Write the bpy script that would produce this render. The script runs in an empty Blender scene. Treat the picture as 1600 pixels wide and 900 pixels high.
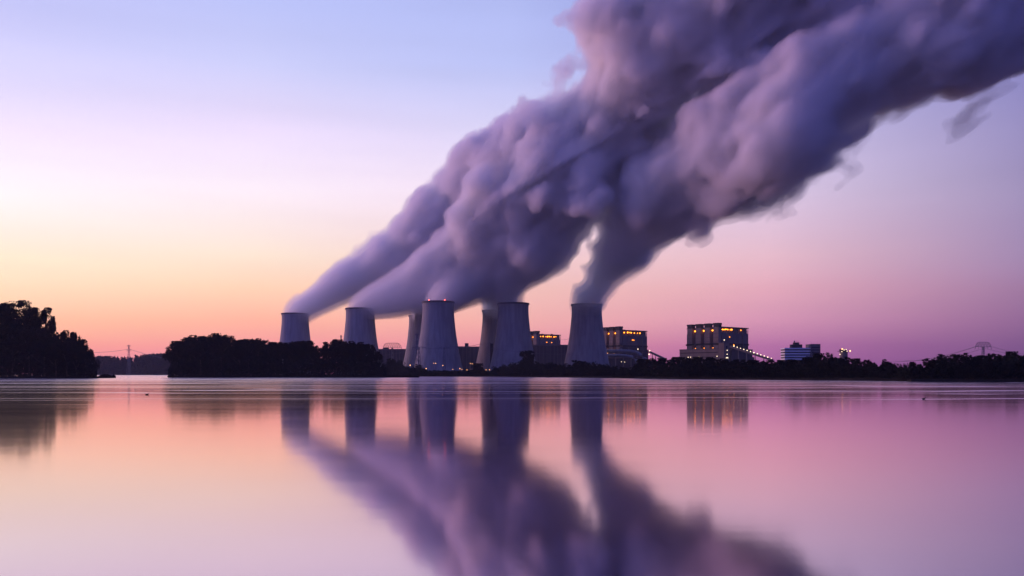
import bpy, bmesh, math, random
import numpy as np
from math import radians, sin, cos, pi
from mathutils import Vector, Matrix

# ------------------------------------------------------------------ camera, world, sun, exposure
scn = bpy.context.scene
COL = scn.collection
F_PX = 1244.0      # focal length in photo pixels (28 mm on a 36 mm wide sensor, 1600 px)
HY = 584.0         # horizon row in the photograph
CAMZ = 2.5

cam_d = bpy.data.cameras.new("camera")
cam = bpy.data.objects.new("camera", cam_d)
COL.objects.link(cam)
cam.location = (0, 0, CAMZ)
cam.rotation_euler = (pi / 2, 0, 0)
cam_d.lens = 28.0
cam_d.sensor_width = 36.0
cam_d.shift_y = (HY - 450.0) / 1600.0
cam_d.clip_start = 0.5
cam_d.clip_end = 30000
scn.camera = cam

scn.view_settings.view_transform = 'Standard'
scn.view_settings.look = 'None'
scn.view_settings.gamma = 1
scn.view_settings.exposure = 0
scn.view_settings.use_curve_mapping = False
scn.render.engine = 'CYCLES'
cy = scn.cycles
cy.use_denoising = True
cy.max_bounces = 16
cy.volume_bounces = 10
cy.diffuse_bounces = 3
cy.glossy_bounces = 4
cy.transparent_max_bounces = 96
cy.sample_clamp_indirect = 8


def lin(c):
    return tuple(((v / 255) / 12.92 if v / 255 <= 0.04045 else ((v / 255 + 0.055) / 1.055) ** 2.4) for v in c)


world = bpy.data.worlds.new("World")
scn.world = world
world.use_nodes = True
nt = world.node_tree
nt.nodes.clear()
N = nt.nodes.new
L = nt.links.new


def math_node(op, a=None, b=None, clamp=False):
    n = N('ShaderNodeMath'); n.operation = op; n.use_clamp = clamp
    for i, v in enumerate((a, b)):
        if v is None: continue
        if isinstance(v, (int, float)): n.inputs[i].default_value = v
        else: L(v, n.inputs[i])
    return n.outputs[0]


tc = N('ShaderNodeTexCoord')
sep = N('ShaderNodeSeparateXYZ'); L(tc.outputs['Generated'], sep.inputs[0])
az = math_node('ARCTAN2', sep.outputs[0], sep.outputs[1])
az = math_node('MULTIPLY', az, 180 / pi)
el = math_node('ARCSINE', sep.outputs[2])
el = math_node('MULTIPLY', el, 2 / pi, clamp=True)       # 0 at horizon, 1 at zenith
el = math_node('POWER', el, 0.5)

PY = [575, 540, 500, 450, 400, 300, 200, 100, 0]
ZEN = (48, 72, 184)
SKYC = {   # photo column -> colours at PY rows
    0:    [(205, 120, 155), (242, 150, 142), (250, 186, 152), (253, 214, 178), (255, 238, 206), (253, 246, 248), (242, 226, 250), (210, 206, 246), (190, 192, 243)],
    400:  [(200, 115, 160), (236, 142, 150), (252, 172, 150), (255, 206, 172), (255, 230, 206), (252, 236, 246), (232, 216, 246), (198, 200, 243), (180, 188, 241)],
    800:  [(188, 106, 158), (226, 138, 158), (238, 168, 164), (244, 190, 180), (246, 206, 204), (242, 222, 240), (214, 208, 242), (180, 188, 238), (170, 180, 235)],
    1200: [(152, 84, 148), (172, 100, 158), (208, 140, 174), (224, 162, 180), (230, 184, 198), (220, 200, 228), (200, 190, 230), (160, 160, 215), (130, 140, 210)],
    1600: [(96, 58, 116), (108, 68, 128), (134, 88, 142), (150, 108, 152), (154, 126, 168), (154, 138, 180), (144, 134, 184), (130, 126, 188), (104, 110, 180)],
}


def make_ramp(stops):
    r = N('ShaderNodeValToRGB')
    e = r.color_ramp.elements
    stops = sorted(stops)
    e[0].position = stops[0][0]; e[0].color = (*lin(stops[0][1]), 1)
    e[1].position = stops[-1][0]; e[1].color = (*lin(stops[-1][1]), 1)
    for p, c in stops[1:-1]:
        k = e.new(p); k.color = (*lin(c), 1)
    L(el, r.inputs[0])
    return r.outputs[0]


cols = []
for px, cs in SKYC.items():
    D = math.hypot(F_PX, px - 800)
    st = []
    for py, c in zip(PY, cs):
        e_ = math.atan((HY - py) / D) / (pi / 2)
        st.append((e_ ** 0.5, c))
    last = cs[-1]
    st.append(((45 / 90) ** .5, tuple((a + b) / 2 for a, b in zip(last, ZEN))))
    st.append((1.0, ZEN))
    cols.append((math.degrees(math.atan((px - 800) / F_PX)), make_ramp(st)))
def mk(deg, colours):     # generic column: colours at elevations 0,5,15,30,90
    return (deg, make_ramp([((e / 90) ** .5, c) for e, c in zip((0, 5, 15, 30, 90), colours)]))
back = [(26, 34, 112), (28, 44, 142), (34, 56, 170), (44, 70, 188), ZEN]
allc = [mk(-180, back),
        mk(-120, [(86, 54, 116), (110, 74, 144), (92, 84, 172), (68, 84, 186), ZEN]),
        mk(-75, [(205, 130, 150), (238, 170, 160), (228, 192, 214), (160, 168, 222), ZEN]),
        mk(-50, [(210, 130, 155), (255, 196, 150), (255, 232, 225), (190, 195, 240), ZEN])] + cols + \
       [mk(52, [(24, 24, 84), (26, 32, 104), (30, 44, 134), (38, 60, 164), ZEN]),
        mk(180, back)]
cur = allc[0][1]
for i in range(1, len(allc)):
    mr = N('ShaderNodeMapRange'); mr.clamp = True
    if allc[i][0] in (-120, -75, 52, 180): mr.interpolation_type = 'SMOOTHSTEP'
    L(az, mr.inputs[0])
    mr.inputs[1].default_value = allc[i - 1][0]; mr.inputs[2].default_value = allc[i][0]
    mx = N('ShaderNodeMix'); mx.data_type = 'RGBA'
    L(mr.outputs[0], mx.inputs[0]); L(cur, mx.inputs[6]); L(allc[i][1], mx.inputs[7])
    cur = mx.outputs[2]
SUN_AZ, SUN_EL = -62.0, 5.5
sky = N('ShaderNodeTexSky'); sky.sky_type = 'NISHITA'; sky.sun_disc = False
sky.sun_elevation = radians(1.0); sky.sun_rotation = radians(SUN_AZ)
mpw = N('ShaderNodeMapping'); mpw.inputs['Scale'].default_value = (1.6, 1.6, 16); L(tc.outputs['Generated'], mpw.inputs[0])
cnz = N('ShaderNodeTexNoise'); cnz.inputs['Scale'].default_value = 1.6; cnz.inputs['Detail'].default_value = 4; L(mpw.outputs[0], cnz.inputs[0])
cmr = N('ShaderNodeMapRange'); L(cnz.outputs[0], cmr.inputs[0])
for i_, v_ in enumerate((.3, .7, .97, 1.03)): cmr.inputs[i_ + 1].default_value = v_
vm = N('ShaderNodeVectorMath'); vm.operation = 'SCALE'; L(cur, vm.inputs[0]); L(cmr.outputs[0], vm.inputs['Scale']); cur = vm.outputs[0]
bg1 = N('ShaderNodeBackground'); L(cur, bg1.inputs[0]); bg1.inputs[1].default_value = 1.08
bg2 = N('ShaderNodeBackground'); L(sky.outputs[0], bg2.inputs[0]); bg2.inputs[1].default_value = 0.05
add = N('ShaderNodeAddShader'); L(bg1.outputs[0], add.inputs[0]); L(bg2.outputs[0], add.inputs[1])
wo = N('ShaderNodeOutputWorld'); L(add.outputs[0], wo.inputs[0])

# faint afterglow from the left
sd = bpy.data.lights.new("sun", 'SUN'); so = bpy.data.objects.new("sun", sd); COL.objects.link(so)
sd.energy = 1.8; sd.angle = radians(14); sd.color = (1.0, 0.50, 0.66)
dirv = Vector((sin(radians(SUN_AZ)) * cos(radians(SUN_EL)), cos(radians(SUN_AZ)) * cos(radians(SUN_EL)), sin(radians(SUN_EL))))
so.rotation_euler = dirv.to_track_quat('Z', 'Y').to_euler()

# ------------------------------------------------------------------ helpers
rnd = random.Random(7)
NP = np.random.default_rng(11)


def X(px, Y): return (px - 800.0) * Y / F_PX
def Z(py, Y): return CAMZ + (HY - py) * Y / F_PX


def material(name, base, rough=0.9, var=0.0, scale=0.1, stretch=(1, 1, 1), spec=0.1, metallic=0.0, var2=None):
    m = bpy.data.materials.new(name); m.use_nodes = True
    t = m.node_tree; b = t.nodes['Principled BSDF']
    b.inputs['Roughness'].default_value = rough
    b.inputs['Specular IOR Level'].default_value = spec
    b.inputs['Metallic'].default_value = metallic
    if var:
        c = t.nodes.new('ShaderNodeTexCoord'); mp = t.nodes.new('ShaderNodeMapping')
        mp.inputs['Scale'].default_value = stretch
        nz = t.nodes.new('ShaderNodeTexNoise'); nz.inputs['Scale'].default_value = scale; nz.inputs['Detail'].default_value = 5
        t.links.new(c.outputs['Object'], mp.inputs[0]); t.links.new(mp.outputs[0], nz.inputs[0])
        rp = t.nodes.new('ShaderNodeValToRGB')
        rp.color_ramp.elements[0].position = .3; rp.color_ramp.elements[1].position = .7
        rp.color_ramp.elements[0].color = (*[v * (1 - var) for v in base], 1)
        rp.color_ramp.elements[1].color = (*[min(1, v * (1 + var)) for v in (var2 or base)], 1)
        t.links.new(nz.outputs[0], rp.inputs[0]); t.links.new(rp.outputs[0], b.inputs['Base Color'])
    else:
        b.inputs['Base Color'].default_value = (*base, 1)
    return m


def emitter(name, colour, strength):
    m = bpy.data.materials.new(name); m.use_nodes = True
    t = m.node_tree; t.nodes.clear()
    e = t.nodes.new('ShaderNodeEmission'); o = t.nodes.new('ShaderNodeOutputMaterial')
    e.inputs[0].default_value = (*colour, 1); e.inputs[1].default_value = strength
    t.links.new(e.outputs[0], o.inputs[0])
    return m


class MB:
    """collects primitives into one mesh"""
    def __init__(s): s.v = []; s.f = []
    def add(s, vs, fs):
        o = len(s.v); s.v += [tuple(v) for v in vs]; s.f += [tuple(i + o for i in f) for f in fs]
    def box(s, x0, x1, y0, y1, z0, z1):
        s.add([(x0, y0, z0), (x1, y0, z0), (x1, y1, z0), (x0, y1, z0), (x0, y0, z1), (x1, y0, z1), (x1, y1, z1), (x0, y1, z1)],
              [(0, 3, 2, 1), (4, 5, 6, 7), (0, 1, 5, 4), (1, 2, 6, 5), (2, 3, 7, 6), (3, 0, 4, 7)])
    def tube(s, pts, r, n=8, r2=None):
        pts = [Vector(p) for p in pts]; o = len(s.v); k = len(pts)
        for i, p in enumerate(pts):
            d = (pts[min(i + 1, k - 1)] - pts[max(i - 1, 0)]).normalized()
            a = d.orthogonal().normalized(); b = d.cross(a)
            rr = r if r2 is None else r + (r2 - r) * i / (k - 1)
            for j in range(n):
                t = 2 * pi * j / n
                s.v.append(tuple(p + (a * cos(t) + b * sin(t)) * rr))
        for i in range(k - 1):
            for j in range(n):
                s.f.append((o + i * n + j, o + i * n + (j + 1) % n, o + (i + 1) * n + (j + 1) % n, o + (i + 1) * n + j))
        s.f.append(tuple(o + j for j in range(n))[::-1]); s.f.append(tuple(o + (k - 1) * n + j for j in range(n)))
    def lathe(s, prof, n=48, cap=True):
        o = len(s.v); k = len(prof)
        for r, z in prof:
            for j in range(n):
                t = 2 * pi * j / n; s.v.append((r * cos(t), r * sin(t), z))
        for i in range(k - 1):
            for j in range(n):
                s.f.append((o + i * n + j, o + i * n + (j + 1) % n, o + (i + 1) * n + (j + 1) % n, o + (i + 1) * n + j))
        if cap:
            s.f.append(tuple(o + j for j in range(n))[::-1]); s.f.append(tuple(o + (k - 1) * n + j for j in range(n)))
    def ball(s, c, r, n=8, m=5):
        c = Vector(c); o = len(s.v)
        s.v.append(tuple(c - Vector((0, 0, r))))
        for i in range(1, m):
            t = pi * i / m
            for j in range(n):
                a = 2 * pi * j / n
                s.v.append((c.x + r * sin(t) * cos(a), c.y + r * sin(t) * sin(a), c.z - r * cos(t)))
        s.v.append(tuple(c + Vector((0, 0, r)))); e = len(s.v) - 1
        for j in range(n):
            s.f.append((o, o + 1 + (j + 1) % n, o + 1 + j)); s.f.append((e, e - n + j, e - n + (j + 1) % n))
        for i in range(m - 2):
            for j in range(n):
                a = o + 1 + i * n
                s.f.append((a + j, a + (j + 1) % n, a + n + (j + 1) % n, a + n + j))
    def build(s, name, mat, parent=None, smooth=False, loc=None):
        me = bpy.data.meshes.new(name); me.from_pydata(s.v, [], s.f)
        me.materials.append(mat)
        if smooth: me.polygons.foreach_set('use_smooth', [True] * len(me.polygons))
        o = bpy.data.objects.new(name, me); COL.objects.link(o)
        if parent: o.parent = parent
        if loc: o.location = loc
        return o


def tag(o, label=None, cat=None, group=None, kind=None):
    if label: o['label'] = label
    if cat: o['category'] = cat
    if group: o['group'] = group
    if kind: o['kind'] = kind
    return o


def empty(name, loc, rz=0.0, label=None, cat=None, group=None):
    o = bpy.data.objects.new(name, None); COL.objects.link(o)
    o.location = loc; o.rotation_euler = (0, 0, rz)
    return tag(o, label, cat, group)


# ------------------------------------------------------------------ materials
def tower_material():
    m = material("tower_concrete", (0.40, 0.39, 0.38), 0.9)
    t = m.node_tree; b = t.nodes['Principled BSDF']
    c = t.nodes.new('ShaderNodeTexCoord'); mp = t.nodes.new('ShaderNodeMapping'); mp.inputs['Scale'].default_value = (1, 1, 0.06)
    n1 = t.nodes.new('ShaderNodeTexNoise'); n1.inputs['Scale'].default_value = 0.22; n1.inputs['Detail'].default_value = 6
    t.links.new(c.outputs['Object'], mp.inputs[0]); t.links.new(mp.outputs[0], n1.inputs[0])
    r1 = t.nodes.new('ShaderNodeValToRGB')
    r1.color_ramp.elements[0].position = .35; r1.color_ramp.elements[0].color = (.28, .275, .27, 1)
    r1.color_ramp.elements[1].position = .65; r1.color_ramp.elements[1].color = (.37, .36, .355, 1)
    t.links.new(n1.outputs[0], r1.inputs[0])
    n2 = t.nodes.new('ShaderNodeTexNoise'); n2.inputs['Scale'].default_value = 0.035; n2.inputs['Detail'].default_value = 3
    t.links.new(c.outputs['Object'], n2.inputs[0])
    r2 = t.nodes.new('ShaderNodeValToRGB')
    r2.color_ramp.elements[0].position = .3; r2.color_ramp.elements[0].color = (.84, .84, .84, 1)
    r2.color_ramp.elements[1].position = .7; r2.color_ramp.elements[1].color = (1, 1, 1, 1)
    t.links.new(n2.outputs[0], r2.inputs[0])
    mx = t.nodes.new('ShaderNodeMix'); mx.data_type = 'RGBA'; mx.blend_type = 'MULTIPLY'; mx.inputs[0].default_value = 1
    t.links.new(r1.outputs[0], mx.inputs[6]); t.links.new(r2.outputs[0], mx.inputs[7])
    t.links.new(mx.outputs[2], b.inputs['Base Color'])
    return m


M_TOWER = tower_material()
M_RIM = material("rim_steel", (0.10, 0.10, 0.11), 0.8)
M_BASIN = material("basin_concrete", (0.22, 0.21, 0.2), 0.9, .15, .3)
M_CLAD = material("grey_cladding", (0.13, 0.12, 0.135), 0.8, .18, .12, (1, 1, .15))
M_CLAD_D = material("dark_cladding", (0.06, 0.057, 0.07), 0.8, .2, .15, (1, 1, .2))
M_CLAD_L = material("pale_cladding", (0.19, 0.155, 0.155), 0.8, .12, .15, (1, 1, .2))
M_CAP = material("dark_roofing", (0.04, 0.04, 0.045), 0.9)
M_WIN = material("dark_window", (0.03, 0.03, 0.04), 0.25, spec=.5)
M_STEEL = material("galvanised_steel", (0.16, 0.16, 0.18), 0.6, metallic=.3)
M_WHITE = material("white_panel", (0.8, 0.79, 0.8), 0.7)
M_DUCT = material("duct_steel", (0.16, 0.18, 0.21), 0.5, .1, .3)
M_BARK = material("bark", (0.05, 0.04, 0.035), 0.95, .3, 2.0)
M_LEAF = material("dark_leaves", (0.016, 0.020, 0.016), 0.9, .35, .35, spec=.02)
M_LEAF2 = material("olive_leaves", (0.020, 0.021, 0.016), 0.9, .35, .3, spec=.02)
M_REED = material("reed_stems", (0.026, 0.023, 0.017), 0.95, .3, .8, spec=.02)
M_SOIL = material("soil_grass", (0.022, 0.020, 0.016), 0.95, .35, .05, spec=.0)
M_BIRD = material("brown_plumage", (0.05, 0.03, 0.03), 0.9, .3, 12)
M_AMBER = emitter("amber_lamp_glow", (1.0, 0.26, 0.015), 6)
M_WARM = emitter("warm_lamp_glow", (1.0, 0.42, 0.16), 5)
M_PALE = emitter("pale_lamp_glow", (1.0, 0.75, 0.5), 2.6)
M_RED = emitter("red_lamp_glow", (1.0, 0.10, 0.08), 9)

# ------------------------------------------------------------------ water and land
def water_material():
    m = bpy.data.materials.new("lake_water"); m.use_nodes = True
    t = m.node_tree; t.nodes.clear()
    out = t.nodes.new('ShaderNodeOutputMaterial')
    geo = t.nodes.new('ShaderNodeNewGeometry')
    def noise(scale, detail, sc):
        mp = t.nodes.new('ShaderNodeMapping'); mp.inputs['Scale'].default_value = sc
        n = t.nodes.new('ShaderNodeTexNoise'); n.inputs['Scale'].default_value = scale; n.inputs['Detail'].default_value = detail
        t.links.new(geo.outputs['Position'], mp.inputs[0]); t.links.new(mp.outputs[0], n.inputs[0])
        return n.outputs[0]
    def mr(v, a, b, c, d):
        n = t.nodes.new('ShaderNodeMapRange'); n.interpolation_type = 'SMOOTHSTEP'
        t.links.new(v, n.inputs[0])
        for i, q in enumerate((a, b, c, d)): n.inputs[i + 1].default_value = q
        return n.outputs[0]
    def mth(op, a, b):
        n = t.nodes.new('ShaderNodeMath'); n.operation = op
        for i, v in enumerate((a, b)):
            if isinstance(v, (int, float)): n.inputs[i].default_value = v
            else: t.links.new(v, n.inputs[i])
        return n.outputs[0]
    sp = t.nodes.new('ShaderNodeSeparateXYZ'); t.links.new(geo.outputs['Position'], sp.inputs[0]); geo_y = sp.outputs[1]
    bands = mth('MULTIPLY', mr(noise(1.0, 4, (0.004, 0.045, 1)), .40, .66, 0.0, 1.0), mr(geo_y, 45, 150, 0.0, 1.0))     # long streaks of breeze-roughened water
    fine = noise(1.0, 3, (0.02, 0.35, 1))
    rough = mth('ADD', mth('MULTIPLY', bands, 0.05), 0.08)
    rough = mth('ADD', rough, mth('MULTIPLY', mth('SUBTRACT', fine, .5), .04))
    rough = mth('ADD', rough, mr(geo_y, 90, 420, 0.0, 0.08))
    ab = mth('ABSOLUTE', mth('SUBTRACT', noise(1.0, 2, (0.006, 0.06, 1)), .53), 0)      # thin wind lanes
    lane = mth('MULTIPLY', mr(ab, 0.0, 0.018, 1.0, 0.0), mr(geo_y, 60, 85, 0.0, 1.0))
    rough = mth('ADD', rough, mth('MULTIPLY', lane, .22))
    gl = t.nodes.new('ShaderNodeBsdfGlossy'); gl.distribution = 'GGX'
    gl.inputs['Color'].default_value = (0.95, 0.80, 0.87, 1)
    t.links.new(rough, gl.inputs['Roughness'])
    df = t.nodes.new('ShaderNodeBsdfDiffuse'); df.inputs['Color'].default_value = (0.05, 0.04, 0.06, 1)
    fr = t.nodes.new('ShaderNodeFresnel'); fr.inputs['IOR'].default_value = 1.9
    fac = mr(fr.outputs[0], 0.2, 0.8, 0.68, 1.0)
    mix = t.nodes.new('ShaderNodeMixShader')
    t.links.new(fac, mix.inputs[0]); t.links.new(df.outputs[0], mix.inputs[1]); t.links.new(gl.outputs[0], mix.inputs[2])
    bn = noise(1.0, 3, (0.12, 0.5, 1))
    bp = t.nodes.new('ShaderNodeBump'); bp.inputs['Strength'].default_value = 0.045; bp.inputs['Distance'].default_value = 0.05
    t.links.new(bn, bp.inputs['Height']); t.links.new(bp.outputs[0], gl.inputs['Normal'])
    t.links.new(mix.outputs[0], out.inputs[0])
    return m


FAR = 4200
mb = MB(); mb.add([(-FAR, -600, 0), (FAR, -600, 0), (FAR, FAR, 0), (-FAR, FAR, 0)], [(0, 1, 2, 3)])
tag(mb.build('lake_water', water_material()), kind='structure')
mb = MB(); mb.add([(-FAR, -600, -4), (FAR, -600, -4), (FAR, FAR, -4), (-FAR, FAR, -4)], [(0, 1, 2, 3)])
tag(mb.build('lake_bed', M_SOIL), kind='structure')


def land(name, outline, top=0.7, seed=1):
    """raised land with a ragged sloping bank; outline = closed list of (x, y), counter-clockwise from above"""
    r = random.Random(seed)
    pts = []
    n = len(outline)
    for i in range(n):
        a = Vector(outline[i]); b = Vector(outline[(i + 1) % n])
        k = max(1, min(60, int((b - a).length / 6)))
        for j in range(k):
            p = a.lerp(b, j / k)
            if j: p += Vector((r.uniform(-1, 1), r.uniform(-1, 1))) * min(1.5, (b - a).length / k * .25)
            pts.append(p)
    n = len(pts)
    bm = bmesh.new()
    lo = [bm.verts.new((p.x, p.y, -3.9)) for p in pts]
    hi = []
    for i, p in enumerate(pts):
        tgt = (pts[(i + 1) % n] - pts[i - 1])
        nrm = Vector((-tgt.y, tgt.x)).normalized() if tgt.length else Vector((0, 0))
        q = p + nrm * 1.2
        hi.append(bm.verts.new((q.x, q.y, top * r.uniform(.8, 1.1))))
    for i in range(n):
        bm.faces.new((lo[i], lo[(i + 1) % n], hi[(i + 1) % n], hi[i]))
    f = bm.faces.new(hi)
    bmesh.ops.triangulate(bm, faces=[f])
    me = bpy.data.meshes.new(name); bm.to_mesh(me); bm.free(); me.materials.append(M_SOIL)
    o = bpy.data.objects.new(name, me); COL.objects.link(o)
    return tag(o, kind='structure')


land('ground', [(-4100, 1700), (X(300, 1700), 1700), (X(560, 900), 900), (X(640, 720), 715), (X(780, 690), 690), (X(800, 620), 620),
                (X(880, 560), 560), (X(1060, 372), 372), (X(1400, 275), 275), (X(1420, 250), 250), (X(1600, 238), 238), (X(2000, 215), 215), (1500, 160), (4100, 150), (4100, 4100), (-4100, 4100)], 0.8, 3)
land('island_ground', [(X(260, 560), 560), (X(300, 535), 535), (X(500, 530), 530), (X(640, 532), 532), (X(656, 535), 535), (X(655, 548), 548), (X(600, 620), 620), (X(400, 650), 650), (X(275, 620), 620)], 0.6, 4)
land('headland_ground', [(-700, 420), (X(0, 430), 430), (X(140, 440), 440), (X(180, 470), 470), (X(181, 500), 500), (X(150, 560), 560), (X(60, 640), 640), (-700, 700)], 0.6, 5)

# ------------------------------------------------------------------ cooling towers
def make_tower():
    root = empty('cooling_tower', (0, 0, 0))
    H = 113.0
    prof = [(0, 24.6), (.08, 24.2), (.16, 24.5), (.35, 26.6), (.45, 28.0), (.55, 29.8), (.68, 32.4), (.82, 35.8), (.93, 38.2), (1, 39.6)]
    def rad(t):
        for (a, ra), (b, rb) in zip(prof, prof[1:]):
            if a <= t <= b: return ra + (rb - ra) * (t - a) / (b - a)
    zs = [H * (1 - i / 40) for i in range(41)]
    outer = [(rad(1 - z / H), z) for z in zs][::-1]
    sm = [outer[0]] + [((outer[i - 1][0] + outer[i][0] * 2 + outer[i + 1][0]) / 4, outer[i][1]) for i in range(1, 40)] + [outer[40]]
    inner = [(r - 0.7, z) for r, z in sm][::-1]
    m = MB(); m.lathe(sm + inner, 96, cap=False)
    m.build('shell', M_TOWER, root, smooth=True)
    m = MB(); m.lathe([(24.75, H - 1.6), (25.7, H - 1.5), (25.7, H + .05), (25.5, H + .9), (25.3, H + .9), (25.3, H + .05), (23.6, H + .05), (23.6, H + .02), (24.75, H + .02)], 72, cap=False)
    m.build('rim_gallery', M_RIM, root)
    m = MB(); m.lathe([(43, -.1), (43, 2.2), (42.4, 2.2), (42.4, 1.0), (38.5, 1.0)], 72, cap=False)
    m.build('basin', M_BASIN, root)
    m = MB(); m.box(-.25, .25, -25.2, -24.7, H - 22, H - 1.6)
    for i in range(20): m.box(-.6, .6, -25.0, -24.8, H - 21 + i, H - 20.8 + i)
    return root, H


def children(o): return [c for c in bpy.data.objects if c.parent == o]


def copy_tree(o, parent=None):
    kids = children(o)
    c = o.copy(); COL.objects.link(c); c.parent = parent
    for ch in kids: copy_tree(ch, c)
    return c


TOWERS = [  # px centre, top row, label
    (461.5, 489.0, "leftmost cooling tower, foot behind the wooded island, steam leaning low to the right"),
    (563.0, 481.0, "second cooling tower from the left, foot hidden by the wooded island's right half"),
    (659.0, 492.0, "narrow sliver of tower, lowest and leftmost of the three overlapping towers"),
    (670.0, 482.0, "middle of the three overlapping towers, a narrow strip between its two neighbours"),
    (684.8, 470.5, "large front tower of the three overlapping ones, two red lamps on its rim"),
    (775.5, 484.0, "rear tower of the overlapping pair, half covered by the nearer tower on its right"),
    (802.0, 473.0, "front tower of the overlapping pair, left of the first lit boiler house"),
    (916.7, 474.5, "rightmost cooling tower, standing alone under its own dark plume"),
]
proto, TH = make_tower()
TPOS = []
for i, (px, py, lab) in enumerate(TOWERS):
    Y = (TH + 1.9 + .8 - CAMZ) * F_PX / (HY - py)
    t = proto if i == 0 else copy_tree(proto)
    t.location = (X(px, Y), Y, 0.8); t.rotation_euler = (0, 0, i * 1.3)
    tag(t, lab, 'cooling tower', 'cooling towers of the power station')
    if len(t['label'].split()) > 16: print('LONG LABEL', t['label'])
    TPOS.append((X(px, Y), Y))
    lamps = {4: (-12.2, 12.0), 7: (8.0,), 6: ()}.get(i, ())
    for dx in lamps:
        # on the camera side of the rim
        a = math.asin(dx / 25.4)
        wx, wy = 25.4 * sin(a), -25.4 * cos(a)
        ca, sa = cos(-i * 1.3), sin(-i * 1.3)
        m = MB(); m.ball((wx * ca - wy * sa, wx * sa + wy * ca, TH + 1.6), 0.75 if i == 4 else .45)
        m.build('warning_lamp', M_RED if i == 4 else M_WARM, t)
TOWERS_LABELLED = True

# ------------------------------------------------------------------ steam plumes (closed billowing surfaces filled with scattering vapour)
VOX = 3.0
GX0, GX1, GY0, GY1, GZ0, GZ1 = -450, 860, 760, 1560, 92, 760
shape = (int((GX1 - GX0) / VOX), int((GY1 - GY0) / VOX), int((GZ1 - GZ0) / VOX))
gx = (GX0 + np.arange(shape[0]) * VOX).astype(np.float32)
gy = (GY0 + np.arange(shape[1]) * VOX).astype(np.float32)
gz = (GZ0 + np.arange(shape[2]) * VOX).astype(np.float32)


def bspline_mat(coords, cell, off):
    u = (coords - coords[0]) / cell + off + 1
    n = int(u.max()) + 4
    i = np.floor(u).astype(int); f = u - i
    W = np.zeros((len(coords), n), np.float32)
    w = [(1 - f) ** 3 / 6, (3 * f ** 3 - 6 * f ** 2 + 4) / 6, (-3 * f ** 3 + 3 * f ** 2 + 3 * f + 1) / 6, f ** 3 / 6]
    for k in range(4): W[np.arange(len(coords)), i - 1 + k] = w[k]
    return W


def noise3(cell, seed, sub=None):
    r = np.random.default_rng(seed)
    c = (cell,) * 3 if isinstance(cell, (int, float)) else cell
    o = r.random(3)
    Wx, Wy, Wz = bspline_mat(gx, c[0], o[0]), bspline_mat(gy, c[1], o[1]), bspline_mat(gz, c[2], o[2])
    g = r.standard_normal((Wx.shape[1], Wy.shape[1], Wz.shape[1])).astype(np.float32) * 1.9
    g = np.tensordot(Wx, g, (1, 0)); g = np.tensordot(g, Wy, (1, 1)); g = np.tensordot(g, Wz, (1, 1))
    return g  # (x, y, z)


K = 0.2
def add_sphere(acc, c, r):
    m = r + 52
    i0 = max(0, int((c[0] - m - GX0) / VOX)); i1 = min(shape[0], int((c[0] + m - GX0) / VOX) + 1)
    j0 = max(0, int((c[1] - m - GY0) / VOX)); j1 = min(shape[1], int((c[1] + m - GY0) / VOX) + 1)
    k0 = max(0, int((c[2] - m - GZ0) / VOX)); k1 = min(shape[2], int((c[2] + m - GZ0) / VOX) + 1)
    if i0 >= i1 or j0 >= j1 or k0 >= k1: return
    d = np.sqrt(((gx[i0:i1] - c[0]) ** 2)[:, None, None] + ((gy[j0:j1] - c[1]) ** 2)[None, :, None] + ((gz[k0:k1] - c[2]) ** 2)[None, None, :])
    acc[i0:i1, j0:j1, k0:k1] += np.exp(K * (np.maximum(r - d, -52.0)))


def spine_points(sp, step=0.35):
    out = []
    for (a, b) in zip(sp, sp[1:]):
        A = Vector((X(a[0], a[3]), a[3], Z(a[1], a[3]))); B = Vector((X(b[0], b[3]), b[3], Z(b[1], b[3])))
        ra, rb = a[2] * a[3] / F_PX, b[2] * b[3] / F_PX
        n = max(1, int((B - A).length / (step * (ra + rb) / 2)))
        for i in range(n):
            t = i / n; out.append((A.lerp(B, t), ra + (rb - ra) * t, (B - A).normalized()))
    return out


LUMPS = {1: [(592, 384, 13, 1410), (630, 366, 14, 1395), (668, 322, 17, 1370), (700, 304, 18, 1355), (722, 262, 19, 1340), (690, 277, 9, 1340)],
         2: [(757, 246, 19, 1290), (790, 222, 20, 1250), (812, 212, 18, 1210), (846, 168, 19, 1190), (848, 122, 20, 1170), (866, 106, 18, 1150), (888, 100, 18, 1140), (928, 62, 19, 1120), (944, 36, 20, 1110), (960, 8, 22, 1100), (760, 448, 10, 1270)],
         3: [(1212, 330, 16, 1000), (1240, 300, 16, 980), (1290, 250, 18, 950), (1345, 196, 20, 930), (1500, 178, 24, 905), (1530, 160, 22, 905)]}


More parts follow.
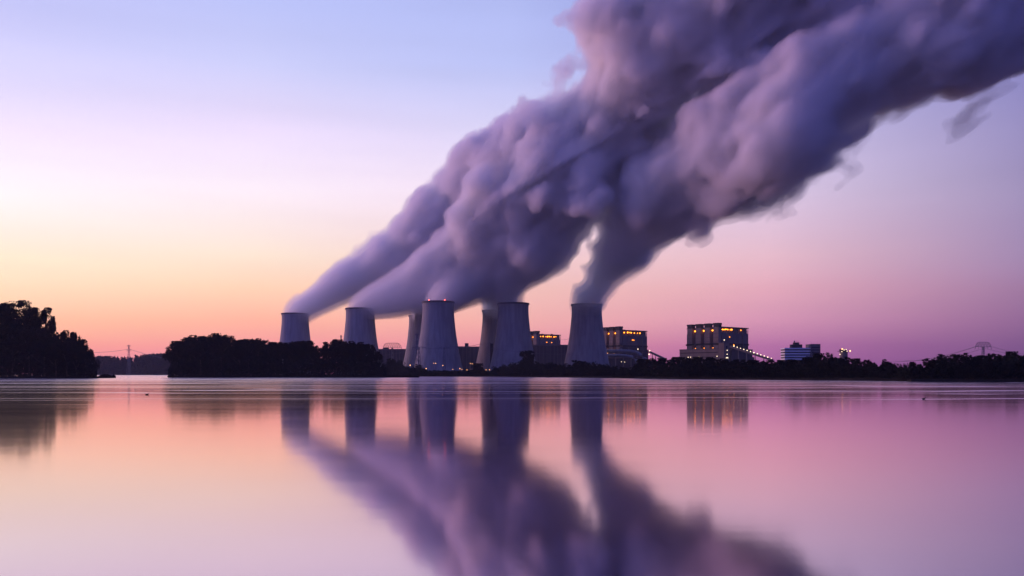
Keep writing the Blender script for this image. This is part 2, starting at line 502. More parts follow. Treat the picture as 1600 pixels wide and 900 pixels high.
def field(spines, seed):
    acc = np.zeros(shape, np.float32)
    r_ = random.Random(seed)
    for sp in spines:
        for p, r, d in spine_points(sp):
            g = min(1.0, max(0.0, (r - 24) / 40))          # smooth near the tower, billowing farther out
            add_sphere(acc, p, r * (1 - .10 * g) - .5)
            if g > .08:
                n = int(2 + 4 * g)
                for _ in range(n):
                    v = Vector((r_.gauss(0, 1), r_.gauss(0, 1), r_.gauss(0, 1))).normalized()
                    rr = r * (.2 + .42 * r_.random() ** 1.6)
                    q = p + v * (r * r_.uniform(.92, 1.10) - rr)
                    add_sphere(acc, q, rr)
                    if r > 45:
                        for _k in range(3):
                            w = (v + Vector((r_.gauss(0, .8), r_.gauss(0, .8), r_.gauss(0, .8)))).normalized()
                            r3 = rr * r_.uniform(.3, .5)
                            add_sphere(acc, q + w * (rr * 1.02 - r3 * .5), r3)
    for px, py, rp, Y in LUMPS[seed]:
        r = rp * Y / F_PX
        for j in range(4):
            c = Vector((X(px, Y), Y + (j - 1.5) * r * 1.1, Z(py, Y)))
            add_sphere(acc, c, r * r_.uniform(.8, 1.05))
            for _ in range(3):
                w = Vector((r_.gauss(0, 1), r_.gauss(0, 1), r_.gauss(0, 1))).normalized()
                add_sphere(acc, c + w * r * .8, r * r_.uniform(.3, .5))
    F = np.log(acc + 1e-5) / K
    np.maximum(F, -60, out=F)
    return F


def surface_nets(F, iso):
    F = F.copy()
    for s in (np.s_[0], np.s_[-1]):
        F[s] = -30; F[:, s] = -30; F[:, :, s] = -30
    S = F > iso
    cnt = np.zeros(tuple(n - 1 for n in F.shape), np.int8)
    offs = [(a, b, c) for a in (0, 1) for b in (0, 1) for c in (0, 1)]
    for a, b, c in offs:
        cnt += S[a:S.shape[0] - 1 + a, b:S.shape[1] - 1 + b, c:S.shape[2] - 1 + c]
    act = np.argwhere((cnt > 0) & (cnt < 8))
    ids = np.full(cnt.shape, -1, np.int32); ids[act[:, 0], act[:, 1], act[:, 2]] = np.arange(len(act))
    P = np.zeros((len(act), 3)); C = np.zeros(len(act))
    fv = {o: F[act[:, 0] + o[0], act[:, 1] + o[1], act[:, 2] + o[2]] for o in offs}
    for o in offs:
        for ax in range(3):
            if o[ax]: continue
            o2 = list(o); o2[ax] = 1; o2 = tuple(o2)
            f0, f1 = fv[o], fv[o2]
            cr = (f0 > iso) != (f1 > iso)
            t = np.where(cr, (iso - f0) / np.where(cr, f1 - f0, 1), 0)
            P[:, 0] += np.where(cr, o[0], 0); P[:, 1] += np.where(cr, o[1], 0); P[:, 2] += np.where(cr, o[2], 0)
            P[:, ax] += t; C += cr
    P = act + P / C[:, None]
    V = P * VOX + np.array([GX0, GY0, GZ0])
    quads = []
    for ax in range(3):
        a = [slice(None)] * 3; b = [slice(None)] * 3
        a[ax] = slice(0, -1); b[ax] = slice(1, None)
        ch = S[tuple(a)] != S[tuple(b)]
        E = np.argwhere(ch)
        u, v = [(1, 2), (2, 0), (0, 1)][ax]
        inside = S[tuple(a)][E[:, 0], E[:, 1], E[:, 2]]
        def cell(du, dv):
            q = E.copy(); q[:, u] += du; q[:, v] += dv
            return ids[q[:, 0], q[:, 1], q[:, 2]]
        q = np.stack([cell(-1, -1), cell(0, -1), cell(0, 0), cell(-1, 0)], 1)
        q[~inside] = q[~inside][:, ::-1]
        quads.append(q)
    return V, np.concatenate(quads)


def largest_piece(V, Q, small=None):
    lab = np.arange(len(V))
    a = np.concatenate([Q[:, 0], Q[:, 1], Q[:, 2], Q[:, 3]]); b = np.concatenate([Q[:, 1], Q[:, 2], Q[:, 3], Q[:, 0]])
    while True:
        m = np.minimum(lab[a], lab[b]); new = lab.copy()
        np.minimum.at(new, a, m); np.minimum.at(new, b, m); new = new[new]; new = new[new]
        if (new == lab).all(): break
        lab = new
    cnt = np.bincount(lab)
    keep = lab == cnt.argmax() if small is None else cnt[lab] > small
    idx = np.cumsum(keep) - 1
    return V[keep], idx[Q[keep[Q[:, 0]]]]


def mesh_np(name, V, Q, mat, parent=None):
    me = bpy.data.meshes.new(name)
    me.vertices.add(len(V)); me.vertices.foreach_set('co', V.astype(np.float32).ravel())
    k = Q.shape[1]
    me.loops.add(Q.size); me.loops.foreach_set('vertex_index', Q.astype(np.int32).ravel())
    me.polygons.add(len(Q)); me.polygons.foreach_set('loop_start', np.arange(len(Q), dtype=np.int32) * k)
    me.update(calc_edges=True); me.validate()
    me.materials.append(mat)
    o = bpy.data.objects.new(name, me); COL.objects.link(o)
    if parent: o.parent = parent
    return o


def vapour(name, density, g=0.25, albedo=(0.995, 0.99, 0.995)):
    m = bpy.data.materials.new(name); m.use_nodes = True
    t = m.node_tree; t.nodes.clear()
    o = t.nodes.new('ShaderNodeOutputMaterial'); s = t.nodes.new('ShaderNodeVolumeScatter')
    s.inputs['Color'].default_value = (*albedo, 1); s.inputs['Density'].default_value = density
    s.inputs['Anisotropy'].default_value = g
    t.links.new(s.outputs[0], o.inputs['Volume'])
    return m


M_STEAM = vapour('steam_vapour', 0.016)
M_STEAM_C = vapour('dense_steam_vapour', 0.03, albedo=(0.975, 0.97, 0.99))
M_STEAM_D = vapour('densest_steam_vapour', 0.07, albedo=(0.955, 0.945, 0.98))

ty = [p[1] for p in TPOS]
P_A = [[(461.5, 500, 17, ty[0]), (463, 490, 19.0, ty[0]), (478, 479, 20, 1478), (505, 463, 23, 1465), (540, 441, 28, 1450), (580, 421, 32, 1430), (620, 401, 35, 1405),
        (665, 372, 41, 1375), (708, 337, 46, 1345), (752, 302, 53, 1320), (798, 262, 58, 1300), (850, 222, 64, 1280)]]
P_B = [[(563, 493, 18, ty[1]), (564, 483, 20, ty[1]), (582, 474, 22, 1362), (605, 464, 26, 1350), (640, 448, 32, 1330), (680, 425, 42, 1310), (720, 398, 52, 1290), (765, 368, 62, 1265), (810, 335, 75, 1235)],
       [(600, 471, 20, 1350), (650, 461, 23, 1310), (705, 450, 27, 1275), (760, 430, 34, 1270)],
       [(659, 500, 16, ty[2]), (662, 490, 17, ty[2]), (690, 465, 20, 1380), (730, 440, 26, 1350)],
       [(670, 491, 17, ty[3]), (672, 481, 19, ty[3]), (700, 458, 24, 1290), (740, 430, 32, 1260)],
       [(684.8, 480, 19, ty[4]), (687, 471, 20, ty[4]), (700, 461, 22, 1245), (730, 444, 27, 1262), (768, 424, 36, 1262), (812, 400, 42, 1245), (850, 376, 46, 1225), (882, 338, 54, 1205), (915, 286, 70, 1190), (950, 236, 86, 1170)],
       [(775.5, 494, 17, ty[5]), (776, 484, 18.5, ty[5]), (779, 465, 20, 1360), (785, 440, 26, 1330), (805, 412, 34, 1290)],
       [(800, 482, 18, ty[6]), (797, 473, 17, ty[6]), (789, 458, 17, 1262), (792, 440, 22, 1250), (812, 412, 32, 1230), (842, 384, 40, 1200), (872, 340, 52, 1190)],
       [(825, 335, 82, 1215), (866, 288, 104, 1185), (908, 228, 114, 1155), (960, 180, 118, 1125), (1006, 122, 134, 1095), (1062, 72, 134, 1065), (1124, 20, 138, 1040), (1168, -40, 165, 1015), (1240, -110, 176, 990), (1350, -180, 185, 960), (1480, -215, 180, 930)],  # last points, out of view above, widened and added to shade the right-hand plume
       [(1080, 200, 78, 1090), (1180, 110, 105, 1040), (1300, 20, 125, 1000), (1400, -40, 145, 970)],
       [(965, 280, 46, 1190), (1000, 246, 62, 1160), (1060, 195, 74, 1120)]]
P_H = [[(916.7, 484, 20, ty[7]), (917, 474, 22.5, ty[7]), (925, 456, 23, 1255), (937, 431, 26, 1240), (955, 403, 36, 1220), (975, 370, 52, 1185), (1023, 336, 60, 1140),
        (1072, 298, 76, 1080), (1130, 258, 90, 1020), (1192, 210, 114, 970), (1252, 164, 124, 940), (1330, 110, 124, 920), (1420, 62, 136, 905), (1505, 30, 154, 900), (1600, -24, 146, 895), (1700, -70, 140, 895)],
       [(1465, 120, 55, 905), (1505, 148, 38, 905)],
       [(954, 362, 26, 1190), (985, 318, 44, 1150), (1040, 262, 66, 1090), (1110, 200, 84, 1030)]]

def streak(n, slope=0.72):      # noise drawn out along the drift of the steam
    for i in range(n.shape[0]): n[i] = np.roll(n[i], int(round(slope * i)), 1)
    return n


nz = [noise3(95, 21), noise3(50, 22), streak(noise3((29, 25, 21), 23), .5), streak(noise3((16, 14, 11.5), 24), .5), noise3(8.5, 25)]
DETAIL = (nz[0] * 15 + nz[1] * 13 + nz[2] * 10.5 + nz[3] * 6.5 + nz[4] * 3.2)
del nz


def plume(spines, seed, label, main=(0,), wisps=False):
    env = sorted((X(a[0], a[3]), a[2] * a[3] / F_PX) for k in main for a in spines[k])
    rl = np.interp(gx, [e[0] for e in env], [e[1] for e in env])
    amp = np.clip(rl / 75, .34, 1)[:, None, None] * np.clip((gz - 112) / 110, .08, 1)[None, None, :]
    F = field(spines, seed) + (np.roll(DETAIL, seed * 19, 0) - 3.5) * amp.astype(np.float32)
    for px, py, rp in {2: [(914, 418, 24), (926, 392, 22), (938, 364, 14), (952, 340, 9)], 3: [(905, 424, 14), (914, 398, 13), (925, 370, 9)]}.get(seed, ()):   # clear air between the two streams
        d = np.sqrt((gx[:, None] - X(px, 1200)) ** 2 + (gz[None, :] - Z(py, 1200)) ** 2) - rp * .96
        F = np.minimum(F, d[:, None, :].astype(np.float32) * .8)
    if wisps:      # the shredded underside of the plume
        sx = np.array([X(a[0], a[3]) for a in spines[0]]); sz = np.array([Z(a[1], a[3]) for a in spines[0]]); sr = np.array([a[2] * a[3] / F_PX for a in spines[0]])
        zs = np.interp(gx, sx, sz)[:, None]; rs = np.interp(gx, sx, sr)[:, None]
        mk_ = np.clip((zs - gz[None, :]) / rs * 1.3 - .3, 0, 1) * np.clip((gx[:, None] - 120) / 150, 0, 1)
        F0 = F.copy()
        F += (mk_[:, None, :] * (streak(noise3((30, 17, 12), 77), .45) * 12 + streak(noise3((15, 10, 7), 78), .6) * 9 - 2) * np.clip((F0 + 14) / 10, 0, 1)).astype(np.float32)
    V, Q = largest_piece(*surface_nets(F, -1.2))
    o = mesh_np('steam_plume', V, Q, M_STEAM)
    tag(o, label, 'steam plume', 'steam plumes blowing to the right')
    if wisps: F = np.minimum(F0 - 1.5, F * .75 + F0 * .25)
    V, Q = largest_piece(*surface_nets(F, 1.8))
    c = mesh_np('dense_core', V, Q, M_STEAM_C, o)
    V, Q = largest_piece(*surface_nets(F, 9.0))
    mesh_np('inner_core', V, Q, M_STEAM_D, c)
    print('plume', len(V), len(Q))


plume(P_A, 1, "mauve steam plume leaning right from the leftmost cooling tower, forming the upper left edge")
plume(P_B, 2, "largest, pink-topped steam plume, merged above the six middle cooling towers and running off the top", (0, 8))
plume(P_H, 3, "darkest blue steam plume, rising from the rightmost cooling tower to the upper right corner", (0,), True)
del DETAIL

# ------------------------------------------------------------------ buildings
TH0 = radians(36.87)


def lamp(parent, pos, r, mat, name='lamp'):
    m = MB(); m.ball((0, 0, 0), r, 8, 6)
    return m.build(name, mat, parent, loc=pos)


def boiler_house(px, Y, left, right, H, nshaft, label, first=False):
    o = empty('boiler_house', (X(px, Y), Y, 0.8), TH0, label, 'boiler house', 'lit boiler houses of the power station')
    m = MB(); m.box(0, right, 0, left, 0, H * .62); m.build('lower_wall', M_CLAD_D, o)
    m = MB(); m.box(-1.5, right + 1.0, -1.0, left + 1.5, H * .62, H * .655); m.build('ledge', M_CAP, o)
    m = MB(); m.box(0, right, 0, left, H * .655, H - 12); m.build('upper_wall', M_CLAD, o)
    # lamp gallery under the roof on the right face
    m = MB(); m.box(0.0, right, 3.5, left - 1, H - 12, H - 2.2)
    m.build('gallery_wall', M_CLAD, o)
    m = MB()
    k = int(right // 8)
    for i in range(k + 1):
        x = i * right / k
        m.box(max(0, x - .5), min(right, x + .5), 0.2, 1.2, H - 12, H - 2.2)
    m.box(0, right, .1, .35, H - 10.7, H - 10.4)
    m.build('gallery_frame', M_STEEL, o)
    m = MB(); m.box(-.2, right + .6, -.6, left + .2, H - 2.0, H - .4); m.build('roof', M_CAP, o)
    m = MB()
    for i in range(6):
        x = right * (.15 + .13 * i); y = left * rnd.uniform(.2, .8)
        m.box(x, x + rnd.uniform(2, 4), y, y + 3, H, H + rnd.uniform(1, 2.5))
    m.build('roof_vents', M_CAP, o)
    # side ladder frames on the far right edge
    m = MB()
    for i in range(int(H / 6) - 2):
        m.box(right, right + 1.8, 4, 16, 8 + i * 6, 8.5 + i * 6)
    for yy in (4, 16):
        m.box(right + 1.4, right + 1.8, yy - .2, yy + .2, 2, H - 6)
    m.build('outside_stairs', M_STEEL, o)
    # facade panel joints
    m = MB()
    for i in range(1, 9):
        z = H * .655 + 0 * i if i == 0 else 6 + i * (H * .55) / 9
        m.box(.2, right - .2, -.12, -.01, z, z + .5)
    m.build('cladding_joints', M_CLAD, o)
    for k_, (fx, z0, z1) in enumerate(((.22, 8, .6), (.55, 14, .62), (.78, 4, .85))):
        m = MB(); m.tube([(right * fx, -1.4, z0), (right * fx, -1.4, H * z1)], .8, 8); m.tube([(right * fx, -1.4, H * z1), (right * fx, .3, H * z1 + 1.5)], .8, 8)
        m.build('downpipe', M_STEEL, o)
    # bunker shafts on the left face
    pitch = left / nshaft
    for i in range(nshaft):
        y0 = 1.0 + i * pitch; w = pitch * .58
        s = MB(); s.box(-8, -.03, y0, y0 + w, H * .66, H - 1.5); s.box(-8.0, -.03, y0, y0 + w, 0, H * .615)
        sh = s.build('bunker_shaft', M_CLAD_L, o)
        c = MB(); c.box(-8.6, 1.4, y0 - .6, y0 + w + .6, H + 3.2, H + 6.4); c.box(-8, 1.0, y0, y0 + w, H - 1.4, H + 3.2); c.build('shaft_cap', M_CAP, sh)
        b = MB()
        for q in range(3): b.box(-8.25, -8.02, y0 + .6, y0 + w - .6, H * .69 + q * 7, H * .69 + q * 7 + 1)
        b.build('louvre', M_CLAD, sh)
        # amber lamps in the gaps
        gap = y0 + w + (pitch - w) / 2
        if i == nshaft - 1: continue
        lamp(o, (-4.6, gap, H - 7), 1.5, M_AMBER)
        lamp(o, (-3.2, gap, H - 40), .7, M_AMBER)
    return o


bh3 = boiler_house(1127.5, 1490, 84, 80, 90.5, 4, "rightmost and biggest boiler house with four capped shafts and a stair tower of pale lamps")
bh2 = boiler_house(973, 1600, 76, 70, 90.5, 4, "boiler house just right of the rightmost cooling tower, amber lamps under its roof")
bh1 = boiler_house(843, 1770, 60, 61, 90.5, 3, "leftmost boiler house, low between two cooling towers with a row of amber lamps")


def house_lamp_row(o, xs, H, size=1.5, mat=None):
    for x in xs: lamp(o, (x, 1.0, H - 5.5 + rnd.uniform(-.4, .4)), size * rnd.uniform(.7, 1.25), mat or M_AMBER)


house_lamp_row(bh3, (3.5, 8, 12, 15.5, 19.5, 26.5, 31, 58), 90.5, 1.15)
house_lamp_row(bh2, (5, 15, 21, 25, 34, 43, 50), 90.5, 1.15)
house_lamp_row(bh1, (4, 11, 19, 24, 29, 34, 43, 48), 90.5, 1.1)
# lamps on the faces of the houses
for (x, z, r, mt) in ((22, 71, .8, M_AMBER), (34, 56, 1.0, M_AMBER), (40, 47, .8, M_AMBER)): lamp(bh3, (x, -1.3, z), r, mt)
for (y, z, r) in ((70, 33 + 11, 1.0), (58, 44, 1.2), (40, 46, 1.2), (24, 46, 1.2)): lamp(bh3, (-9.6, y, z), r, M_PALE)
lamp(bh3, (6, -1.2, 65), .9, M_PALE)
lamp(bh2, (42, -1.2, 52), 1.0, M_PALE)
for y in (16, 34): lamp(bh2, (-9.4, y, 44), 1.1, M_WARM)
for x in (30, 26): lamp(bh2, (x, -1.3, 70), .8, M_AMBER)
for x in (20, 34): lamp(bh1, (x, -1.3, 72), .8, M_AMBER)
for k in range(5): lamp(bh1, (62.8, 3, 50 + k * 6), .5, M_PALE)

# long low block in front of the third house and its stair tower
Yc = 1436
o = empty('annex_hall', (X(1131, Yc), Yc, 0.8), TH0, "long pale two-storey hall in front of the rightmost boiler house, low windows lit", 'industrial hall')
m = MB(); m.box(0, 14, 12, 104, 0, 46.5); m.build('wall', M_CLAD_L, o)
m = MB(); m.box(-.5, 14.5, 12.2, 104.5, 46.5, 48); m.build('roof', M_CLAD, o)
m = MB(); m.box(-.15, -.01, 14, 102, 40, 41.5); m.box(-.15, -.01, 14, 102, 32, 33); m.build('facade_band', M_CAP, o)
for k in range(14):
    m = MB(); y = 16 + k * 6.2; m.box(-.12, -.02, y, y + 3, 24, 27.5); m.build('window', M_WIN, o)
for y in (82, 76, 56, 14.5): lamp(o, (-1.2, y, 33.5 + rnd.uniform(-1, 1)), .75, M_PALE)
o = empty('stair_tower', (X(1131, Yc), Yc - 1, 0.8), TH0, "stair tower with a column of pale lamps in front of the rightmost boiler house", 'tower block')
m = MB(); m.box(0, 15, 0, 11.8, 0, 57); m.build('wall', M_CLAD_L, o)
m = MB(); m.box(-.5, 15.5, -.5, 12.2, 57, 58.2); m.build('roof', M_CLAD, o)
m = MB(); m.box(5.5, 9.5, -.1, -.01, 6, 52); m.build('glazing', M_WIN, o)
for z in (18, 24, 30, 36, 43): lamp(o, (7.4, -1.1, z + 1), .8, M_PALE)
for x in (5, 9.5): lamp(o, (x, -1.1, 30.4), .7, M_PALE)
o = empty('coal_bunker_hall', (X(1143, 1462), 1462, 0.8), TH0, "dark lower block at the right foot of the biggest boiler house behind the lit conveyor", 'industrial hall')
m = MB(); m.box(0, 62, 0, 12, 0, 46); m.box(18, 66, -1, 10, 0.02, 33); m.build('wall', M_CLAD_D, o)
m = MB(); m.box(-.5, 62.5, -.5, 12.5, 46, 47.4); m.build('roof', M_CAP, o)

# sloping conveyor with a string of lamps
def conveyor(p0, p1, lamps, label, w=4.0):
    a, b = Vector(p0), Vector(p1)
    o = empty('conveyor_bridge', (a.x, a.y, 0.8), 0, label, 'conveyor')
    d = b - a; nseg = 10
    m = MB(); m.tube([(0, 0, a.z), (d.x, d.y, b.z)], w / 2 * 1.2, 4); m.build('gallery', M_CLAD, o)
    for i in range(2, nseg, 2):
        q = a + d * i / nseg - Vector((a.x, a.y, 0))
        m = MB(); m.tube([(q.x - 1.5, q.y, 0), (q.x, q.y, q.z)], .5, 6); m.tube([(q.x + 1.5, q.y, 0), (q.x, q.y, q.z)], .5, 6); m.build('trestle', M_STEEL, o)
    for t in lamps:
        q = a + d * t - Vector((a.x, a.y, 0)); lamp(o, (q.x, q.y - 2.6, q.z + 2.2), .95 * rnd.uniform(.8, 1.1), M_PALE)
    return o
conveyor((X(1141, 1400), 1400, Z(542, 1400)), (X(1207, 1330), 1330, Z(563.5, 1330)), [i / 12.5 for i in range(1, 13)],
         "sloping coal conveyor strung with pale lamps, descending right from the biggest boiler house")
conveyor((X(1014, 1590), 1590, Z(550, 1590)), (X(1040, 1560), 1560, Z(562, 1560)), [0.03],
         "short unlit conveyor sloping down right of the middle boiler house")
o = empty('shed', (X(1170, 1380), 1380, .8), 0, "low shed with warm lamps under the middle of the lit conveyor", 'shed')
m = MB(); m.box(0, 18, 0, 9, 0, 24); m.build('wall', M_CLAD, o)
m = MB(); m.box(-.5, 18.5, -.5, 9.5, 24, 25); m.build('roof', M_CAP, o)
for x in (2, 10, 13): lamp(o, (x, -1, 22.5), .7, M_WARM)

# turbine halls far behind
def hall(x0, x1, top, Y, label, box=None, mat=None):
    o = empty('turbine_hall', (X(x0, Y), Y, .8), 0, label, 'turbine hall')
    W = X(x1, Y) - X(x0, Y); H = Z(top, Y) - .8
    m = MB(); m.box(0, W, 0, 40, 0, H - 2); m.build('wall', mat or M_CLAD_D, o)
    m = MB(); m.box(-.4, W + .4, -.4, 40.4, H - 2, H); m.build('roof', M_CLAD, o)
    m = MB()
    n = int(W / 7)
    for i in range(1, n): m.box(i * W / n, i * W / n + .6, -.3, -.01, 1, H - 2.4)
    m.build('pilasters', M_CLAD, o)
    if box:
        a, b, t = box
        m = MB(); m.box(X(a, Y) - X(x0, Y), X(b, Y) - X(x0, Y), 6, 16, H, Z(t, Y) - .8); m.build('roof_house', M_CAP, o)
    return o
hall(560, 646, 545.2, 1640, "long grey turbine hall between the second tower and the three overlapping towers", (598, 606, 543.2))
hall(700, 769, 541.4, 1640, "dark turbine hall behind the gap between the two tower clusters", (726, 731.5, 536))
hall(815, 905, 538.6, 1640, "dark turbine hall in front of the leftmost boiler house", None)
o = empty('boiler_block', (X(1008, 1650), 1650, .8), 0, "low dark block stepping down at the right edge of the middle boiler house", 'industrial hall')
m = MB(); m.box(-2, X(1013, 1650) - X(1008, 1650), 0, 14, 0, Z(547, 1650)); m.build('wall', M_CLAD_D, o)
lamp(o, (8.0, -1, 42), 1.3, M_PALE)
# dark stack between the pair
o = empty('service_stack', (X(768.4, 1322), 1322, .8), 0, "slim dark square stack between the overlapping pair of cooling towers", 'stack')
m = MB(); m.box(-2.5, 2.5, -2.5, 2.5, 0, 51); m.build('shaft', M_CAP, o)
m = MB(); m.box(-2.8, 2.8, -2.8, 2.8, 51, 52); m.build('cap', M_CLAD_D, o)

# flue ducts in front of the second boiler house
o = empty('flue_duct', (X(945, 1500), 1500, .8), 0, "thick curved steel duct arching down right of the rightmost cooling tower", 'duct')
def cpx(px, py, Y): return (X(px, Y) - X(945, 1500), Y - 1500, Z(py, Y) - .8)
m = MB(); m.tube([cpx(940, 549, 1500), cpx(970, 549, 1500), cpx(985, 549.3, 1500), cpx(994, 551, 1499), cpx(1001, 555, 1498), cpx(1007, 560, 1497), cpx(1012, 566, 1496)], 3.6, 14); m.build('upper_pipe', M_DUCT, o, smooth=True)
m = MB(); m.tube([cpx(940, 556, 1480), cpx(975, 556, 1480), cpx(988, 558, 1479), cpx(994, 563, 1478), cpx(997, 571, 1477)], 3.0, 14); m.build('lower_pipe', M_DUCT, o, smooth=True)
m = MB()
for px in (950, 962, 974, 986): m.tube([cpx(px, 553, 1500), cpx(px, 582, 1500)], .7, 6)
m.build('support_posts', M_STEEL, o)
o = empty('pump_house', (X(946, 1520), 1520, .8), 0, "low pump house with faint lamps under the curved duct", 'industrial hall')
m = MB(); m.box(0, X(1000, 1520) - X(946, 1520), 0, 15, 0, 30); m.build('wall', M_CLAD_D, o)
m = MB(); m.box(-.4, X(1000, 1520) - X(946, 1520) + .4, -.4, 15.4, 30, 31.2); m.build('roof', M_CAP, o)
for px, py, r in ((969, 555.5, .55), (977, 555.8, .7), (971, 565.3, .6), (976, 565.6, .6)):
    q = cpx(px, py, 1518); lamp(o, (q[0] - (X(946, 1520) - X(945, 1500)), -1.2, q[2]), r, M_PALE)

# office building
Yo = 900
o = empty('office_building', (X(1226, Yo), Yo, .8), 0, "white office block with dark window bands and antennas, right of the power station", 'office building')
def ox(px): return X(px, Yo) - X(1226, Yo)
def oz(py): return Z(py, Yo) - .8
m = MB(); m.box(.4, ox(1266), .4, 14, 0, oz(543.8)); m.build('core_wall', M_WIN, o)
for k, z in enumerate((544.6, 548.7, 552.8, 556.9, 561.0)):
    m = MB(); m.box(0, ox(1266.2), 0, 14.2, oz(z + 1.0), oz(z - 1.1)); m.build('parapet_band', M_WHITE, o)
m = MB()
for i in range(14): m.box(.9 + i * 2.05, 1.15 + i * 2.05, .2, .39, 0, oz(545.5))
m.build('mullions', M_CLAD_D, o)
m = MB(); m.box(ox(1266.3), ox(1281), -1.5, 15, 0, oz(537.6)); m.build('side_block', M_CLAD, o)
for k in range(5):
    m = MB(); m.box(ox(1267), ox(1280.3), -1.62, -1.51, oz(543.5 + 4.1 * k), oz(542.2 + 4.1 * k)); m.build('window', M_WIN, o)
m = MB(); m.box(ox(1238.5), ox(1255.5), 4, 10, oz(543.8) + .1, oz(538)); m.box(ox(1243), ox(1251), 5, 9, oz(538) + .01, oz(534.8)); m.build('plant_room', M_CAP, o)
m = MB()
for px, py in ((1245, 532), (1248.5, 531.5), (1250.5, 531.8), (1243.5, 533), (1253, 534)): m.tube([(ox(px), 7, oz(538)), (ox(px), 7, oz(py))], .16, 5)
m.ball((ox(1244.5), 6.5, oz(533.2)), 1.0)
for px in (1270, 1274, 1279): m.tube([(ox(px), 5, oz(538)), (ox(px), 5, oz(535))], .14, 5)
m.build('antennas', M_STEEL, o)
# lit silo
Ys = 760
o = empty('storage_silo', (X(1318, Ys), Ys, .8), 0, "small pale silo with bright lamps on its top platform, right of the office block", 'silo')
m = MB(); m.lathe([(3.6, 0), (3.6, Z(551, Ys) - .8), (3.4, Z(549.6, Ys) - .8)], 28); m.build('tank', M_CLAD_L, o, smooth=False)
m = MB(); m.box(-4.6, 4.6, -4, 4, Z(549.4, Ys) - .8, Z(548.8, Ys) - .8); m.box(-3.4, 2.0, -2, 2, Z(548.7, Ys) - .8, Z(545.8, Ys) - .8); m.build('platform', M_CLAD_D, o)
for px, py, r in ((1313, 545.5, .6), (1315.8, 547, .45), (1319, 546.2, .4), (1312.4, 549.6, .4), (1325.2, 548.6, .62), (1320.5, 549, .35), (1309.5, 553.8, .45)):
    lamp(o, (X(px, Ys) - X(1318, Ys), -4.2, Z(py, Ys) - .8), r, M_PALE if r < .6 else M_WARM)

# ------------------------------------------------------------------ pylons, masts, cables
def beam(m, a, b, r=.28): m.tube([a, b], r, 4)


def pylon(px, Y, H, arm, bodyw, label, arch=True, thick=.3, levels=1, taper=.35):
    o = empty('pylon', (X(px, Y), Y, .8), 0, label, 'pylon', 'lattice pylons carrying power lines')
    m = MB(); n = 7; zt = H * (.86 if arch else .98)
    def w(z): return bodyw * (1 - (1 - taper) * z / zt) / 2
    for sx in (-1, 1):
        for sy in (-1, 1):
            beam(m, (sx * w(0), sy * w(0), 0), (sx * w(zt), sy * w(zt), zt), thick)
    for i in range(n):
        z0, z1 = zt * i / n, zt * (i + 1) / n
        for sy in (-1, 1):
            beam(m, (-w(z0), sy * w(z0), z0), (w(z1), sy * w(z1), z1), thick * .7)
            beam(m, (w(z0), sy * w(z0), z0), (-w(z1), sy * w(z1), z1), thick * .7)
    m.build('mast', M_STEEL, o)
    for lv in range(levels):
        m = MB(); zc = zt - lv * H * .14; a = arm * (1 - .0 * lv) / 2 * (1 if lv == 0 else 1.2)
        if arch:
            top = H; k = 10
            for i in range(k):
                x0, x1 = -a + 2 * a * i / k, -a + 2 * a * (i + 1) / k
                f = lambda x: top - (top - zc - 1.5) * (abs(x) / a) ** 6
                beam(m, (x0, 0, f(x0)), (x1, 0, f(x1)), thick)
                beam(m, (x0, 0, zc), (x1, 0, zc), thick)
                beam(m, (x0, 0, zc), ((x0 + x1) / 2, 0, f((x0 + x1) / 2)), thick * .7)
                beam(m, ((x0 + x1) / 2, 0, f((x0 + x1) / 2)), (x1, 0, zc), thick * .7)
            for s in (-1, 1):
                beam(m, (s * a, 0, zc), (s * a * 1.08, 0, zc - 4), thick); beam(m, (s * a * .6, 0, zc), (s * a * .62, 0, zc - 3.5), thick * .8)
        else:
            for s in (-1, 1):
                beam(m, (s * a, 0, zc - 1), (0, 0, zc + 1.2), thick); beam(m, (s * a, 0, zc - 1), (0, 0, zc - 1.4), thick)
                beam(m, (s * a, 0, zc - 1), (s * a, 0, zc - 3.4), thick * .8); beam(m, (s * a * .55, 0, zc - .5), (s * a * .55, 0, zc - 3.0), thick * .8)
        m.build('crossarm', M_STEEL, o)
    return o


pylon(1536, 1150, Z(534.5, 1150) - .8, X(1548, 1150) - X(1524, 1150), 5.5, "lattice pylon with an arched head standing above the treeline at the far right", thick=.3)
pylon(613, 1420, Z(536, 1420) - .8, X(627, 1420) - X(599, 1420), 6, "pylon with a wide arched head above the grey hall right of the second cooling tower", thick=.42)
pylon(655, 1010, Z(541, 1010) - .8, X(664, 1010) - X(643, 1010), 4, "pylon with a short crossarm against the seam of the three overlapping towers", arch=False, thick=.22)
pylon(694, 1000, Z(541, 1000) - .8, X(702, 1000) - X(686, 1000), 4, "faint pylon in front of the middle of the tower with two red lamps", arch=False, thick=.2)
pylon(652, 1180, Z(520, 1180) - .8, 6, 5, "tall thin mast in front of the middle of the three overlapping towers", arch=False, thick=.26)
pylon(201.5, 1500, Z(538.5, 1500) - .8, 7, 6, "distant pylon above the low far forest in the gap at the left", arch=False, thick=.2, levels=2, taper=.2)
pylon(533, 1400, Z(523, 1400) - .8, 3.0, 3, "thin mast just left of the second cooling tower above the island trees", arch=False, thick=.25)


def cable(p0, p1, sag, r, label, grp='power lines between the pylons', n=16):
    a = Vector((X(p0[0], p0[2]), p0[2], Z(p0[1], p0[2]))); b = Vector((X(p1[0], p1[2]), p1[2], Z(p1[1], p1[2])))
    m = MB(); m.tube([a.lerp(b, i / n) - a - Vector((0, 0, sag * 4 * (i / n) * (1 - i / n))) for i in range(n + 1)], r, 5)
    c = m.build('power_cable', M_STEEL, loc=a); tag(c, label, 'power cable', grp)


